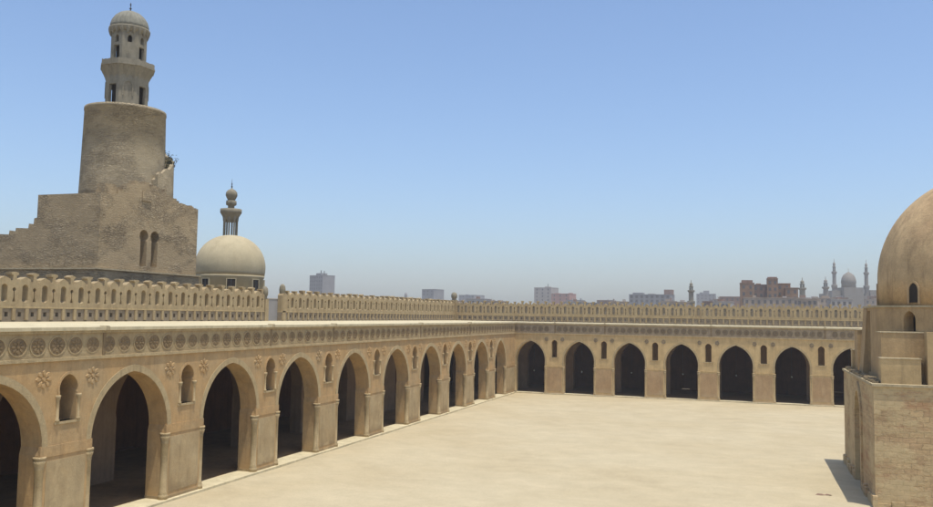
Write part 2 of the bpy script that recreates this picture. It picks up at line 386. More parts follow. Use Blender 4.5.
def arcade(axis, base, label, centres, hw, wins, u0, u1, arch, win, ros_p, ros0, mat_up, mat_pier, colm, spouts, group):
    L = axis == 'L'; fn = fnL if L else fnB
    P = (lambda u, d, z: (-d, u, z)) if L else (lambda u, d, z: (u, d, z))
    root = thing('arcade', base, label, 'arcade', group)
    wallslab(centres, hw, wins, u0, u1, 8.46, 0, 1.25, fn, arch, win).build('facade_wall', mat_up, root)
    # inner row of piers and the outer wall
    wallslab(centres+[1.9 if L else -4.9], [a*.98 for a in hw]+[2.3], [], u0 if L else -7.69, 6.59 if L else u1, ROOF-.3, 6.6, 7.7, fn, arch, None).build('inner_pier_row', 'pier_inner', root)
    # outer wall; low slits added to show as bright lines of light inside
    o0, o1 = (u0, 15.0) if L else (-14.04, u1)
    slits = [rect(-65.0,-63.0,.22,.30)] if L else [rect(22.4,23.6,.30,.42), rect(43.3,45.2,.76,.84)]
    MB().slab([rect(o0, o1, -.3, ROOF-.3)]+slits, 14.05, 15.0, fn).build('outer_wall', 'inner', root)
    a, b = P(u0, 15.5, 0), P(u1, -.14, 0)
    xs = sorted((a[0], b[0])); ys = sorted((a[1], b[1]))
    if not L: xs[0] = -15.5+.0; 
    # roof
    mb = MB().box(xs[0], xs[1], ys[0], ys[1], ROOF, 10.1)
    mb.build('roof', 'cream', root)
    k = u0+1.2; q0, q1 = P(0, 1.3, 0), P(.3, 14.0, 0)
    beam = MB().box(min(q0[0],q1[0]), max(q0[0],q1[0]), min(q0[1],q1[1]), max(q0[1],q1[1]), ROOF-.32, ROOF-.003).mesh('ceiling_beam', 'wood')
    while k < u1-1:
        inst('ceiling_beam', beam, root, P(k, 0, 0)); k += 1.5
    # frieze strip and its mouldings
    MB().slab([rect(u0, u1, 8.62, 9.80)], .03, 1.2, fn).build('frieze', 'frieze' if L else 'frieze_far', root)
    MB().slab([[(0,0)]*0 or rect(u0, u1, 8.46, 8.62)], -.10, 1.22, fn).build('lower_moulding', 'mould', root)
    MB().slab([rect(u0, u1, 9.80, ROOF)], -.06, 1.22, fn).build('cornice', 'mould', root)
    sy = 1.13 if L else .92; rr = .44
    fl = flower_mesh('frieze_flower', rr, 8, sy, axis, 'carved', False); dm = disc_mesh('frieze_disc', rr*1.1, sy, axis, 'carved' if L else 'carved2')  # discs lie flat; their dark colour paints in the shade of a recess
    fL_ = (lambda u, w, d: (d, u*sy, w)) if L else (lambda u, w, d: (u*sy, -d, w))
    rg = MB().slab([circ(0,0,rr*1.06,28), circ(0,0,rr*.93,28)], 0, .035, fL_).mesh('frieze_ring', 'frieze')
    u = ros0; cnt = 0
    while u < u1-.6 and cnt < 98:
        if u > u0+.6 and all(abs(u-s) > .35 for s in spouts):
            o = inst('rosette', fl, root, P(u, .03, 9.2)); o.scale = (random.uniform(.4,1) if L else random.uniform(.93,1.05), random.uniform(.93,1.05) if L else random.uniform(.4,1), random.uniform(.93,1.05)); inst('flat_dark_disc', dm, o, P(u, .03, 9.2)); inst('ring', rg, o, P(u, .03, 9.2)); cnt += 1
        u += ros_p
    # little triangular leaves between the rosettes, top and bottom
    # spouts and the stained joints under them
    for s in spouts:
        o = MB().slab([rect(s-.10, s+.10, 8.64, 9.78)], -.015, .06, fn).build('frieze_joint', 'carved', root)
        w = MB().slab([[(s-.2,9.92),(s+.17,9.93),(s+.13,10.14),(s-.1,10.17)]], -.2, .25, fn).build('water_spout', 'lip', root)
    # per-bay parts
    for c, a_ in zip(centres, hw):
        band_arch(c, a_, arch, .36 if L else .24, -.03, .1, fn, arch[0]+.02).build('arch_moulding', 'mould', root)
        q = P(c, 0, 0)
    edges = []
    cs = sorted(zip(centres, hw))
    prev = u0
    zi = arch[0]
    for c, a_ in cs + [(u1, 0)]:
        e0, e1 = prev, c-a_
        prev = c+a_
        if e1-e0 < .4: continue
        inset = .42 if L else .30
        MB().slab([rect(e0+(inset if e0 > u0 else .0), e1-(inset if e1 < u1 else .0), .5, zi-.32)], -.02, .1, fn).build('pier_panel', mat_pier, root)
        MB().slab([rect(e0+.005, e1-.005, zi-.12, zi+(.40 if L else .0))], -.035, .1, fn).build('impost_band', mat_up, root)
        MB().slab([rect(e0-.03, e1+.03, -.3, .30)], -.05, 1.28, fn).build('pier_foot', mat_pier, root)
        r_ = .13
        for e, s in ((e0, 1), (e1, -1)):
            if (e <= u0) or (e >= u1): continue
            inst('corner_column', colm, root, P(e+s*r_, r_, .13))
    for wv in wins:
        ww, z0, z1 = win
        o = band_arch(wv, ww/2, (z1-.62*ww-.18, z1-.62*ww, .62*ww, 1.06), .13 if L else .08, -.03, .06, fn, z0).build('window_surround', mat_up, root)
        MB().slab([rect(wv-ww/2-.28, wv+ww/2+.28, z0-.12, z0)], -.06, .5, fn).build('sill', 'mould', o)
        if L:
            for s in (-1, 1): inst('window_column', wcol, o, P(wv+s*(ww/2+.12), -.02, z0+.01))
    r2 = .55 if L else .38
    fl2 = flower_mesh('spandrel_flower', r2*1.1, 8, 1.05 if L else .9, axis, mat_up if L else 'carved2', False)
    for wv in wins:
        for s in (-1, 1):
            inst('spandrel_flower', fl2, root, P(wv+s*(1.62 if L else 1.15), 0, 7.62 if L else 7.75))
    MB().slab([rect(u0, u1, -.3, .14)], -.32, 1.28, fn).build('kerb_step', 'cream', root)
    return root
ARL = (4.0, 4.3, 3.36, 1.03); ARB = (4.0, 4.7, 2.8, 1.012)
arcade('L', (0,-55,0), 'long sunlit arcade running from the foreground beneath the spiral minaret to the court corner', LC, LW, LWIN, -116, -.0, ARL, (1.12,5.5,7.78),
       1.19, -115.94+.0, 'upper', 'pier', colL, [-83.0,-66.5,-56.9,-37.4,-21.1], 'arcades round the court')
arcade('B', (35,0,0), 'arcade along the far end of the court with seven dark pointed arches in view', BC, BW, BWIN, -1.25, 72, ARB, (.78,5.2,7.66),
       .905, -.75, 'back_upper', 'back_pier', colB, [5.9,13.0,27.3,41.5], 'arcades round the court')

# ------------------------------------------------------------------ crenellated parapets
def unit_mesh(name, w, fn, seed=0):
    k = w/1.69; rj = random.Random(seed)
    def U(x): return x*k
    outer = [(0,0),(w,0),(w,1.60),(U(1.60),1.68),(U(1.46),1.68),(U(1.44),2.04),(U(1.60),2.12),(U(1.60),2.24),(U(1.30),2.30),(U(1.02),2.25),(U(1.02),2.12),(U(1.15),2.04),(U(1.13),1.68),(U(.98),1.66),
             (U(.92),1.80),(U(.5),2.02),(U(.1),1.80),(U(.03),1.66),(0,1.60)]
    outer = [q if q[1] < 1.64 else (q[0]+rj.uniform(-.03,.03), q[1]+rj.uniform(-.05,.04)) for q in outer]
    if seed % 4 == 3: outer = [(x, min(z, 2.16)) for x, z in outer]
    slot = [(U(.5)+U(.25)*math.cos(t), 1.25+.22*math.sin(t)) for t in [PI*i/7 for i in range(8)]] + [(U(.25),.42)] + [(U(.5)+U(.25)*math.cos(t), .42+.14*math.sin(t)) for t in [PI+PI*i/5 for i in range(1,5)]] + [(U(.75),.42)]
    key = [(U(1.29)+U(.14)*math.cos(t), 1.12+.15*math.sin(t)) for t in [-PI*.38+PI*1.76*i/9 for i in range(10)]] + [(U(1.24),.62),(U(1.17),.32),(U(1.41),.32),(U(1.34),.62)]
    return MB().slab([outer, slot, key], -.26, .26, fn).mesh(name, 'crenel')
unitL = [unit_mesh('crenel_long', 1.69, lambda u, w, d: (-d, u, w), q) for q in range(7)]; unitB = [unit_mesh('crenel_short', 1.29, lambda u, w, d: (u, d, w), q) for q in range(7)]
def parapet(axis, base, label, u0, u1, line, step):
    L = axis == 'L'; root = thing('crenellated_parapet', base, label, 'parapet', 'openwork parapets on the outer walls')
    fn = (lambda u, w, d: (line-d, u, w)) if L else (lambda u, w, d: (u, line+d, w))
    n = round((u1-u0)/step); st = (u1-u0)/n
    holes = []; p = 1.08 if L else .88
    k = u0+.2+p/2
    while k < u1-p/2:
        holes.append(rect(k-.14*p/1.08, k+.14*p/1.08, 10.44, 10.74)); k += p
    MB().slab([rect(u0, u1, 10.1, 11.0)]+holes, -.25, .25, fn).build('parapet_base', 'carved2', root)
    k = u0+.2
    rib = (MB().box(0, .1, -.13, .13, 0, .76) if L else MB().box(-.1, .1, -.1, 0, 0, .76)).mesh('panel_rib', 'crenel')
    while k <= u1-.1:
        inst('panel_rib', rib, root, fn(k, 10.22, -.25)); k += p
    MB().slab([rect(u0, u1, 11.0, 11.12)], -.31, .31, fn).build('ledge', 'mould', root)
    for i in range(n):
        u = u0+i*st; c = fn(u, 11.12, 0)
        s = (1, st/1.69, 1) if L else (st/1.29, 1, 1)
        inst('crenel', random.choice(unitL if L else unitB), root, c, 0, s)
    return root
def post(x, y, z1, r, label):
    t = thing('parapet_post', (x, y, 10.1), label, 'post', 'knobbed parapet posts')
    MB().box(x-r, x+r, y-r, y+r, 10.1, z1-1.3).build('shaft', 'crenel', t)
    MB().lathe([(r*.9,z1-1.3),(r*.75,z1-1.2),(r*.75,z1-1.05),(r*1.0,z1-.9),(r*1.08,z1-.6),(r*.95,z1-.25),(r*.5,z1-.05),(.05,z1)], (x,y), 14).build('knob', 'smin', t)
parapet('L', (-14.4,-80,10.1), 'openwork parapet under the spiral minaret, ending at the gap with the grey block behind', -115.6, -44.6, -14.4, 1.69)
parapet('L', (-14.4,-13,10.1), 'openwork parapet between the gap and the far corner post', -41.2, 13.9, -14.4, 1.69)
parapet('B', (28,14.4,10.1), 'openwork parapet over the far arcade with the hazy city behind it', -13.9, 71.9, 14.4, 1.29)
post(-14.4, -44.15, 13.6, .31, 'knobbed post beside the plastered dome, on the near side of the parapet gap')
post(-14.4, -40.75, 13.95, .31, 'knobbed post on the far side of the parapet gap')
post(-14.4, 14.4, 14.75, .48, 'knobbed post standing where the two parapets meet at the far corner')
t = thing('gap_screen', (-14.6,-42.45,10.1), 'low grey metal sheet closing the gap in the parapet', 'screen')
MB().box(-14.75,-14.65,-43.7,-41.2,10.1,12.35).build('sheet', 'c_grey', t); MB().box(-14.79,-14.61,-43.72,-41.18,12.35,12.43).build('rail', 'c_pale', t)

t = thing('boundary_wall', (30,33,-.3), 'plain brown outer wall glimpsed through the slots of the far parapet', 'wall', 'outer boundary walls')
MB().box(-33,100,33,34.2,-.3,12.9).build('wall', 'mina', t); MB().box(-33,100,32.95,34.25,12.9,13.0).build('coping', 'lip', t)
t = thing('boundary_wall', (-34,-8,-.3), 'plain brown outer wall glimpsed through the slots of the long side parapet', 'wall', 'outer boundary walls')
MB().box(-36.2,-35,-44,32.9,-.3,12.9).build('wall', 'mina', t); MB().box(-36.25,-34.95,-44,32.85,12.9,13.0).build('coping', 'lip', t)
# ------------------------------------------------------------------ hanging lamps in the far arches
lamp_rod = MB(); cyl_between(lamp_rod, (0,0,.12), (0,0,6.0), .018); lamp_rod = lamp_rod.mesh('rod', 'metal')
lamp_bowl = MB().lathe([(.05,-.2),(.16,-.12),(.2,.05),(.1,.16),(.03,.2)], seg=12).mesh('bowl', 'glass')
for i, c in enumerate(BC[:7]):
    z = 3.1+.07*i
    t = thing('hanging_lamp', (c, 2.4, z), 'small pale glass lamp hanging inside a pointed arch of the far arcade', 'lamp', 'glass lamps hanging in the far arcade')
    inst('rod', lamp_rod, t, (c,2.4,z)); inst('glass_bowl', lamp_bowl, t, (c,2.4,z), 0, (.6,.6,.6))

# ------------------------------------------------------------------ spiral minaret
mx, my = -24.2, -53.9
mr = thing('spiral_minaret', (mx,my,0), 'tall sand-coloured stone minaret with square base, round drum and domed lantern', 'minaret')
def jag(a, b, z, n, amp, rnd):
    return [(a+(b-a)*i/n, z+rnd.uniform(-amp, amp)) for i in range(n+1)]
rnd = random.Random(3)
# +x body: profile in (y,z), with the broken top edge; the paired windows are cut in
prof = [(-49.3,20.9),(-51.9,21.1),(-53.2,21.45),(-54.2,22.0),(-55.6,22.1),(-57.0,22.35),(-58.4,22.2),(-59.6,21.6),(-60.6,21.0),(-62.5,20.75)]
top = []; y_ = -49.3
def pz(y):
    for (a, za), (b, zb) in zip(prof, prof[1:]):
        if b <= y <= a: return za+(zb-za)*(a-y)/(a-b)
    return prof[-1][1]
while y_ > -62.4:
    w_ = rnd.uniform(.22,.55); z_ = pz(y_-w_/2)+rnd.uniform(-.16,.16); e_ = max(-62.5, y_-w_)
    top += [(y_,z_),(e_,z_+rnd.uniform(-.03,.03))]; y_ = e_-.001 if e_ > -62.4 else -63
top[0] = (-49.3, top[0][1])
def horseshoe(c, z0, zc, r, w):
    a = math.acos(w/r); return [(c-w,z0),(c+w,z0)] + [(c+r*math.cos(t), zc+r*math.sin(t)) for t in [-a+(PI+2*a)*i/14 for i in range(15)]]
MB().slab([[(-62.5,0),(-49.3,0)]+top, horseshoe(-56.98,14.9,17.55,.58,.42), horseshoe(-55.52,14.9,17.55,.58,.42)], 19.0, 19.7, fnL).build('base_front', 'mina', mr)
MB().slab([[(-62.5,0),(-49.3,0),(-49.3,20.8),(-62.5,20.7)]], 19.7, 25.6, fnL).build('base_body', 'mina', mr)
MB().box(-28.6,-25.6,-58.0,-49.3,0,20.75).build('base_back', 'mina', mr)
q = MB(); p = [(-.17,0),(.17,0)]; q.lathe([(.14,14.9),(.14,15.1),(.1,15.15),(.1,17.0),(.15,17.1),(.17,17.35)], (-19.25,-56.25), 10).build('window_column', 'smin', mr)
# external stair descending to the left, seen as a stepped wall
MB().slab([[(-36,0),(-25.6,0),(-25.6,18.75),(-25.95,18.7),(-26.0,18.2),(-26.5,18.25),(-26.55,17.85),(-27.9,17.9),(-27.95,17.62),(-28.6,17.7),(-28.65,17.35),(-29.9,17.4),(-29.95,17.0),(-31.4,17.0),(-31.45,16.4),(-33,16.4),(-33,15.8),(-36,15.8)]], -62.45, -60.2, lambda u,w,d: (u,d,w)).build('stair_wall', 'mina', mr)
MB().slab([rect(-36.3,-18.75,0,14.3)], -62.75, -49.1, lambda u,w,d: (u,d,w)).build('plinth', 'mina', mr)
MB().slab([rect(-36.35,-18.6,14.3,14.42)], -62.9, -49.0, lambda u,w,d: (u,d,w)).build('plinth_ledge', 'lip', mr)
# rubble humps on top of the base
hb = MB()
for i in range(14):
    y = rnd.uniform(-61.5,-54); x = rnd.uniform(-20.6,-19.3); hb.box(x-.5,x+.5,y-.6,y+.6,20.7,20.9+rnd.uniform(.2,1.1)-abs(y+57)*.08, rnd.uniform(-.3,.3),(x,y))
hb.build('broken_masonry', 'mina', mr)
dr = MB().lathe([(3.86,20.7),(3.8,22),(3.72,25),(3.62,29.6),(3.67,29.62),(3.65,29.9)], (0,0), 56)
dro = dr.build('drum', 'minadrum', None); dro.parent = mr
# helical stair wall round the drum
hs = MB(); n = 60; vs = []; fs = []
for i in range(n+1):
    f = i/n; a = R(-8) + f*R(180)
    z = 23.6 + f*6.4 + rnd.uniform(-.16,.16)
    for r, zz in ((3.5,20.6),(4.6,20.6),(4.52,z),(4.2,z-.02),(4.15,z-.5),(3.5,z-.5)):
        vs.append((r*math.cos(a), r*math.sin(a), zz))
for i in range(n):
    for j in range(6): fs.append((i*6+j, i*6+(j+1)%6, (i+1)*6+(j+1)%6, (i+1)*6+j))
fs += [tuple(range(6)), tuple(n*6+j for j in range(5,-1,-1))]
hs.add(vs, fs); ho = hs.build('spiral_stair_wall', 'minadrum', None); ho.parent = mr
# wild plant rooted in the broken stair edge
tb = thing('shrub', (mx+4.4*math.cos(R(36)), my+4.4*math.sin(R(36)), 24.9), 'dark wild shrub growing from the broken stair edge of the spiral minaret', 'plant')
lb = MB(); r4 = random.Random(5); sb = MB(); bx_, by_ = tb.location.x, tb.location.y
for i in range(7):
    a = r4.uniform(0,2*PI); cyl_between(sb, (bx_,by_,24.7), (bx_+.55*math.cos(a), by_+.55*math.sin(a), 25.3+r4.uniform(0,.5)), .02, 5)
for i in range(420):
    v = Vector((r4.gauss(-.25,.26), r4.gauss(-.2,.3), r4.gauss(.2,.42))); q = Vector((bx_,by_,24.9))+v
    d1 = Vector((r4.uniform(-1,1),r4.uniform(-1,1),r4.uniform(-1,1))).normalized()*.09; d2 = d1.orthogonal().normalized()*.045
    lb.add([q-d1, q+d2, q+d1, q-d2], [(0,1,2,3)])
sb.build('stems', 'wood', tb); lb.build('leaves', 'leaf', tb)
# lantern: two octagons, ribbed dome
def octpts(r, c=(mx,my), a0=PI/8): return [(c[0]+r*math.cos(a0+i*PI/4), c[1]+r*math.sin(a0+i*PI/4)) for i in range(8)]
OA = R(-47.0)
def oct_stage(name, r, z0, z1, op, mat, parent, every=1):
    """eight wall leaves with arched openings on alternate sides"""
    st = None
    hw = r*math.sin(PI/8); ap = r*math.cos(PI/8); mb = MB()
    for i in range(8):
        a = OA + i*PI/4
        ca, sa = math.cos(a), math.sin(a)
        f = lambda u, w, d, ca=ca, sa=sa: (mx+(ap-d)*ca-u*sa*(1-d/ap), my+(ap-d)*sa+u*ca*(1-d/ap), w)
        loops = [rect(-hw, hw, z0, z1)]
        for (c, w, a0, a1, odd) in op:
            if odd is None or i % 2 == odd: loops.append(rect(c-w,c+w,a0,a1) if odd == 1 else [(c-w,a0),(c+w,a0),(c+w,a1-w),(c+w*.6,a1-w*.3),(c,a1),(c-w*.6,a1-w*.3),(c-w,a1-w)])
        mb.slab(loops, 0, .28, f)
    return mb.build(name, mat, parent)
oct_stage('lower_lantern', 2.02, 29.9, 33.0, [(0,.42,30.05,32.1,1)], 'minatop', mr)
MB().prism(octpts(1.4, a0=OA+PI/8), 29.9, 33.0).build('lantern_shade_core', 'dark', mr)  # near-black solid painting the shade behind the lantern openings
for i in (0,2,4,6):
    a = OA+i*PI/4; ca, sa = math.cos(a), math.sin(a); ap = 2.02*math.cos(PI/8)
    f = lambda u, w, d, ca=ca, sa=sa: (mx+(ap+d)*ca-u*sa, my+(ap+d)*sa+u*ca, w)
    inn = arch_pts(0,.36,31.0,31.9,31.91,.45,5,1.0); ou = arch_pts(0,.48,31.0,31.9,31.91,.6,5,1.0)
    MB().slab([ou+list(reversed(inn))], 0, .07, f).build('blind_arch', 'minatop', mr)
cg = MB()
for k, (r0, r1, za, zb) in enumerate([(2.02,2.12,32.7,33.0),(2.1,2.26,33.0,33.3),(2.24,2.42,33.3,33.6),(2.40,2.55,33.6,33.85)]):
    n_ = 40 
    pts = [(mx+r*math.cos(t), my+r*math.sin(t)) for t, r in [(OA+PI/8+2*PI*i/n_, r0*(1 if i%2 else .955)*(math.cos(PI/8)/math.cos(((2*PI*i/n_)%(PI/4))-PI/8))) for i in range(n_)]]
    cg.prism(pts, za, zb-.002*k, r1/r0, (mx,my))
cg.build('stalactite_cornice', 'minatop', mr)
MB().prism(octpts(2.58, a0=OA+PI/8), 33.85, 34.0).build('gallery_floor', 'minatop', mr)
rl = MB()
for i in range(8):
    a = OA+i*PI/4; hw = 2.52*math.sin(PI/8); ap = 2.52*math.cos(PI/8); ca, sa = math.cos(a), math.sin(a)
    r3 = random.Random(i); n_ = 9
    tp = [(hw-2*hw*q/n_, 34.42+r3.uniform(-.06,.05)) for q in range(n_+1)]
    rl.slab([[(-hw,34.0),(hw,34.0)]+tp], 0, .12, lambda u,w,d: (mx+(ap-d)*ca-u*sa*(1-d/ap), my+(ap-d)*sa+u*ca*(1-d/ap), w))
rl.build('gallery_parapet', 'minatop', mr)
oct_stage('upper_lantern', 1.70, 34.0, 37.4, [(0,.34,34.5,35.9,1),(0,.2,36.2,36.9,None)], 'minatop', mr)
MB().prism(octpts(1.15, a0=OA+PI/8), 34.0, 37.3).build('lantern_shade_core', 'dark', mr)  # upper stage: interior shade as a near-black solid
sc = MB()
for i in range(20):
    a = 2*PI*i/20; sc.lathe([(.02,37.0),(.13,37.2),(.22,37.5),(.24,37.75)], (mx+1.66*math.cos(a), my+1.66*math.sin(a)), 6, False)
sc.lathe([(1.70,37.3),(1.86,37.7),(1.86,37.82)], (mx,my), 32)
sc.build('scalloped_cornice', 'minatop', mr)
MB().lathe([(1.72,37.82),(1.70,38.15),(1.58,38.6),(1.32,39.02),(.95,39.35),(.48,39.57),(.08,39.66)], (mx,my), 96, True, 0, .035, 24).build('ribbed_dome', 'ribdome', mr)
MB().lathe([(.08,39.6),(.05,39.85),(.13,39.93),(.05,40.0),(.03,40.2),(.08,40.25),(.02,40.5)], (mx,my), 8).build('finial', 'metal', mr)

# ------------------------------------------------------------------ madrasa dome and its slender minaret
dx, dy = -28.6, -29.2
md = thing('madrasa_dome', (dx,dy,0), 'smooth pale plastered dome behind the parapet next to the spiral minaret', 'dome')
MB().box(dx-4.8,dx+4.8,dy-4.8,dy+4.8,0,12.6).build('chamber', 'sdome', md)
loops_n = 8; wm = MB(); Rr = 4.02
seg = 64; vs = []; fs = []
MB().lathe([(4.05,12.6),(4.02,15.05),(4.1,15.12),(4.16,15.4)], (dx,dy), 64).build('drum', 'sdome', md)
for i in range(8):
    a = R(-46-8) + i*PI/4
    w = MB().box(dx+3.72,dx+4.13,dy-.48,dy+.48,13.35,14.85,a,(dx,dy)).build('window', 'dark', md)
    MB().box(dx+4.05,dx+4.16,dy-.06,dy+.06,13.36,14.84,a,(dx,dy)).build('mullion', 'metal', w)
    fr = MB().box(dx+3.8,dx+4.17,dy-.6,dy-.48,13.3,14.95,a,(dx,dy)).box(dx+3.8,dx+4.17,dy+.48,dy+.6,13.3,14.95,a,(dx,dy)).box(dx+3.8,dx+4.17,dy-.48,dy+.48,14.85,14.95,a,(dx,dy)).build('frame', 'sdome', w)
pr_ = []
for i in range(19):
    t = i/18*PI/2; r = 4.24*math.cos(t)**.92 if i < 18 else .05
    pr_.append((max(r,.05), 16.35+4.05*math.sin(t)))
MB().lathe([(4.13,15.4),(4.2,15.8)]+pr_, (dx,dy), 64).build('shell', 'sdome', md)
sx_, sy_ = -32.45, -23.75
ms = thing('slender_minaret', (sx_,sy_,0), 'slim grey minaret with open columned lantern rising behind the plastered dome', 'minaret')
c = (sx_, sy_)
MB().lathe([(1.5,0),(1.5,19.6),(1.65,19.7),(1.65,20.1)], c, 8, False, PI/8).build('shaft', 'smin', ms)
for i in range(8):
    a = OA+PI/8+i*PI/4; MB().lathe([(.15,20.1),(.11,20.3),(.11,22.7),(.16,22.9),(.22,23.5)], (c[0]+.86*math.cos(a), c[1]+.82*math.sin(a)), 8).build('lantern_column', 'smin', ms)
MB().lathe([(.62,22.7),(.70,22.95),(.95,23.2),(1.12,23.5),(1.30,23.8),(1.38,23.9),(1.38,24.4),(1.31,24.4),(1.31,24.15)], c, 24).build('gallery', 'smin', ms)
MB().lathe([(.62,24.1),(.45,24.35),(.42,24.85),(.66,24.95),(.70,25.2),(.66,25.5),(.45,25.6)], c, 16).build('neck', 'smin', ms)
MB().lathe([(.42,25.55),(.58,25.8),(.76,26.2),(.72,26.6),(.5,26.9),(.14,27.1),(.05,27.25)], c, 18).build('bulb', 'smin', ms)
MB().lathe([(.04,27.2),(.12,27.4),(.04,27.55),(.09,27.75),(.03,27.9),(.02,28.4)], c, 8).build('finial', 'metal', ms)

# ------------------------------------------------------------------ fountain pavilion
fx, fy = 47.7, -54.5
fr_ = thing('fountain_pavilion', (fx,fy,0), 'domed stone fountain pavilion standing in the court, cut by the frame', 'pavilion')
x0, x1, y0, y1 = 39.2, 56.2, -62.9, -46.0
def doorwall(a, b, c, fn, d0, d1, name):
    o_ = [(a,-.3)] + list(reversed(arch_pts(c, 1.5, -.3, 4.0, 4.3, 2.0, 8, 1.02))) + [(b,-.3),(b,7.12),(a,7.12)]
    MB().slab([o_], d0, d1, fn).build(name, 'fbase', fr_)
doorwall(y0, y1, -55.3, lambda u,w,d: (x0+d,u,w), 0, 1.4, 'side_wall')
doorwall(y0, y1, -54.5, lambda u,w,d: (x1-d,u,w), 0, 1.4, 'side_wall')
doorwall(x0+1.4, x1-1.4, fx, lambda u,w,d: (u,y0+d,w), 0, 1.4, 'front_wall')
doorwall(x0+1.4, x1-1.4, fx, lambda u,w,d: (u,y1-d,w), 0, 1.4, 'rear_wall')
# projecting portal moulding on the side facing the arcade
inn = arch_pts(-55.3, 1.504, .0, 4.0, 4.3, 2.004, 8, 1.02); ou = arch_pts(-55.3, 1.95, .0, 4.0, 4.3, 2.6, 8, 1.02)
MB().slab([ou+list(reversed(inn))], -.12, .1, lambda u,w,d: (x0+d,u,w)).build('portal_moulding', 'fbase', fr_)
MB().prism([(x0-.1,y0-.1),(x1+.1,y0-.1),(x1+.1,y1+.1),(x0-.1,y1+.1)], 7.12, 7.27).build('terrace', 'lip', fr_)
# plinth course, broken
rnd = random.Random(11)
k = y0-.25
while k < y1:
    L_ = rnd.uniform(.5,1.1)
    if not (-57.2 < k+L_/2 < -53.4): MB().box(x0-rnd.uniform(.12,.22), x0+.1, k, min(k+L_-.03, y1+.2), -.2, rnd.uniform(.3,.7)).build('plinth_stone', 'fbase', fr_)
    k += L_
k = x0-.1
while k < x1:
    L_ = rnd.uniform(.5,1.1); MB().box(k, k+L_-.03, y0-rnd.uniform(.05,.10), y0+.1, -.2, rnd.uniform(.2,.42)).build('plinth_stone', 'fbase', fr_); k += L_
h = 7.6; vt = h*math.tan(PI/8)
def octa(h, b=None):
    v = h*math.tan(PI/8); return [(fx+x, fy+y) for x, y in ((h,-v),(h,v),(v,h),(-v,h),(-h,v),(-h,-v),(-v,-h),(v,-h))]
# octagon drum as eight leaves with niches in the diagonal faces
for i in range(8):
    a = i*PI/4 + R(0); ca, sa = math.cos(a), math.sin(a)
    f = lambda u, w, d, ca=ca, sa=sa: (fx+(h-d)*ca-u*sa*(1-d/h), fy+(h-d)*sa+u*ca*(1-d/h), w)
    if i % 2: 
        cc = -.75; hole = [arch_pts(cc,.42,10.42,11.15,11.16,.55,5,1.0)]
    else: hole = [rect(-1.15,.15,7.5,11.75)] if i in (0, 4) else []
    MB().slab([rect(-vt, vt, 7.27, 11.93)]+hole, 0, .8, f).build('octagon_side', 'foct', fr_)
MB().prism(octa(h+.08), 11.93, 12.06).build('octagon_ledge', 'lip', fr_)
MB().prism(octa(6.3), 7.27, 11.9).build('octagon_shade_core', 'dark', fr_)  # near-black filling that paints the shade inside niches and groove
# stepped corner blocks
for sxn in (-1, 1):
    for syn in (-1, 1):
        X = lambda a: fx+sxn*a; Y = lambda a: fy+syn*a
        def bx(nm, a0, a1, b0, b1, z1, mt):
            o = MB().box(min(X(a0),X(a1)), max(X(a0),X(a1)), min(Y(b0),Y(b1)), max(Y(b0),Y(b1)), 7.27, z1-.06).build(nm, mt, fr_)
            MB().box(min(X(a0),X(a1))-.04, max(X(a0),X(a1))+.04, min(Y(b0),Y(b1))-.04, max(Y(b0),Y(b1))+.04, z1-.06, z1).build('ledge', 'lip', o)
        bx('corner_block', 5.0, 7.85, 5.0, 6.98, 10.38, 'foct'); bx('corner_step', 5.82, 8.02, 7.03, 7.9, 8.82, 'fstep')
for s in (-1, 1):
    MB().box(fx-5.5, fx+5.5, *sorted((fy+s*7.2, fy+s*8.05)), 7.27, 10.42).build('side_block', 'fstep', fr_)
    MB().slab([[(fx+s*7.5,7.27),(fx+s*7.98,7.27),(fx+s*7.82,9.2),(fx+s*7.64,11.9),(fx+s*7.5,11.9)]], -53.3, -51.35, lambda u,w,d: (u,d,w)).build('buttress', 'foct', fr_)
# rubble on the terrace
rb = MB()
for i in range(170):
    x = rnd.uniform(x0+.05, x0+.55); y = rnd.uniform(y0+.5, y1-.2); s = rnd.uniform(.05,.16)
    rb.box(x-s, x+s, y-s, y+s, 7.26, 7.27+s*1.1, rnd.uniform(0,1.5), (x,y))
tag(rb.build('loose_stones', 'rubble', fr_), kind='stuff')
# dome: wall with windows then shell
DR = 7.02
dm = MB().lathe([(DR,12.06),(DR,13.9)]+[(DR*math.cos(t), 13.9+7.25*math.sin(t)) for t in [PI/2*i/26 for i in range(1,26)]]+[(.1,21.15)], (fx,fy), 96)
dm.build('dome', 'fdome', fr_)
for i in range(16):
    a = i*PI/8 + R(-142.0)
    if i % 2: continue
    ca, sa = math.cos(a), math.sin(a)
    f = lambda u, w, d, ca=ca, sa=sa: (fx+(DR-.12+d)*ca-u*sa, fy+(DR-.12+d)*sa+u*ca, w)
    w = MB().slab([arch_pts(0,.34,12.25,13.05,13.06,.45,5,1.0)], -.2, .135, f).build('dome_window', 'dark', fr_)
    MB().slab([arch_pts(0,.47,12.15,13.05,13.06,.6,5,1.0)+list(reversed(arch_pts(0,.345,12.15,13.05,13.06,.455,5,1.0)))], -.2, .19, f).build('frame', 'fdome', w)

# small scrap on the court
t = MB(); 
t.add([(36.0,-60.7,.03),(36.35,-60.78,.05),(36.62,-60.62,.04),(36.4,-60.5,.09),(36.15,-60.55,.1)], [(0,1,2,3,4)])
t.add([(36.5,-60.6,.03),(36.9,-60.66,.09),(37.0,-60.5,.05),(36.7,-60.45,.1)], [(0,1,2,3)])
o = t.build('scrap', 'c_brick2'); sm_ = o.modifiers.new('s', 'SOLIDIFY'); sm_.thickness = .03
tag(o, 'small dark scrap lying on the pale court near the pavilion shadow', 'litter')

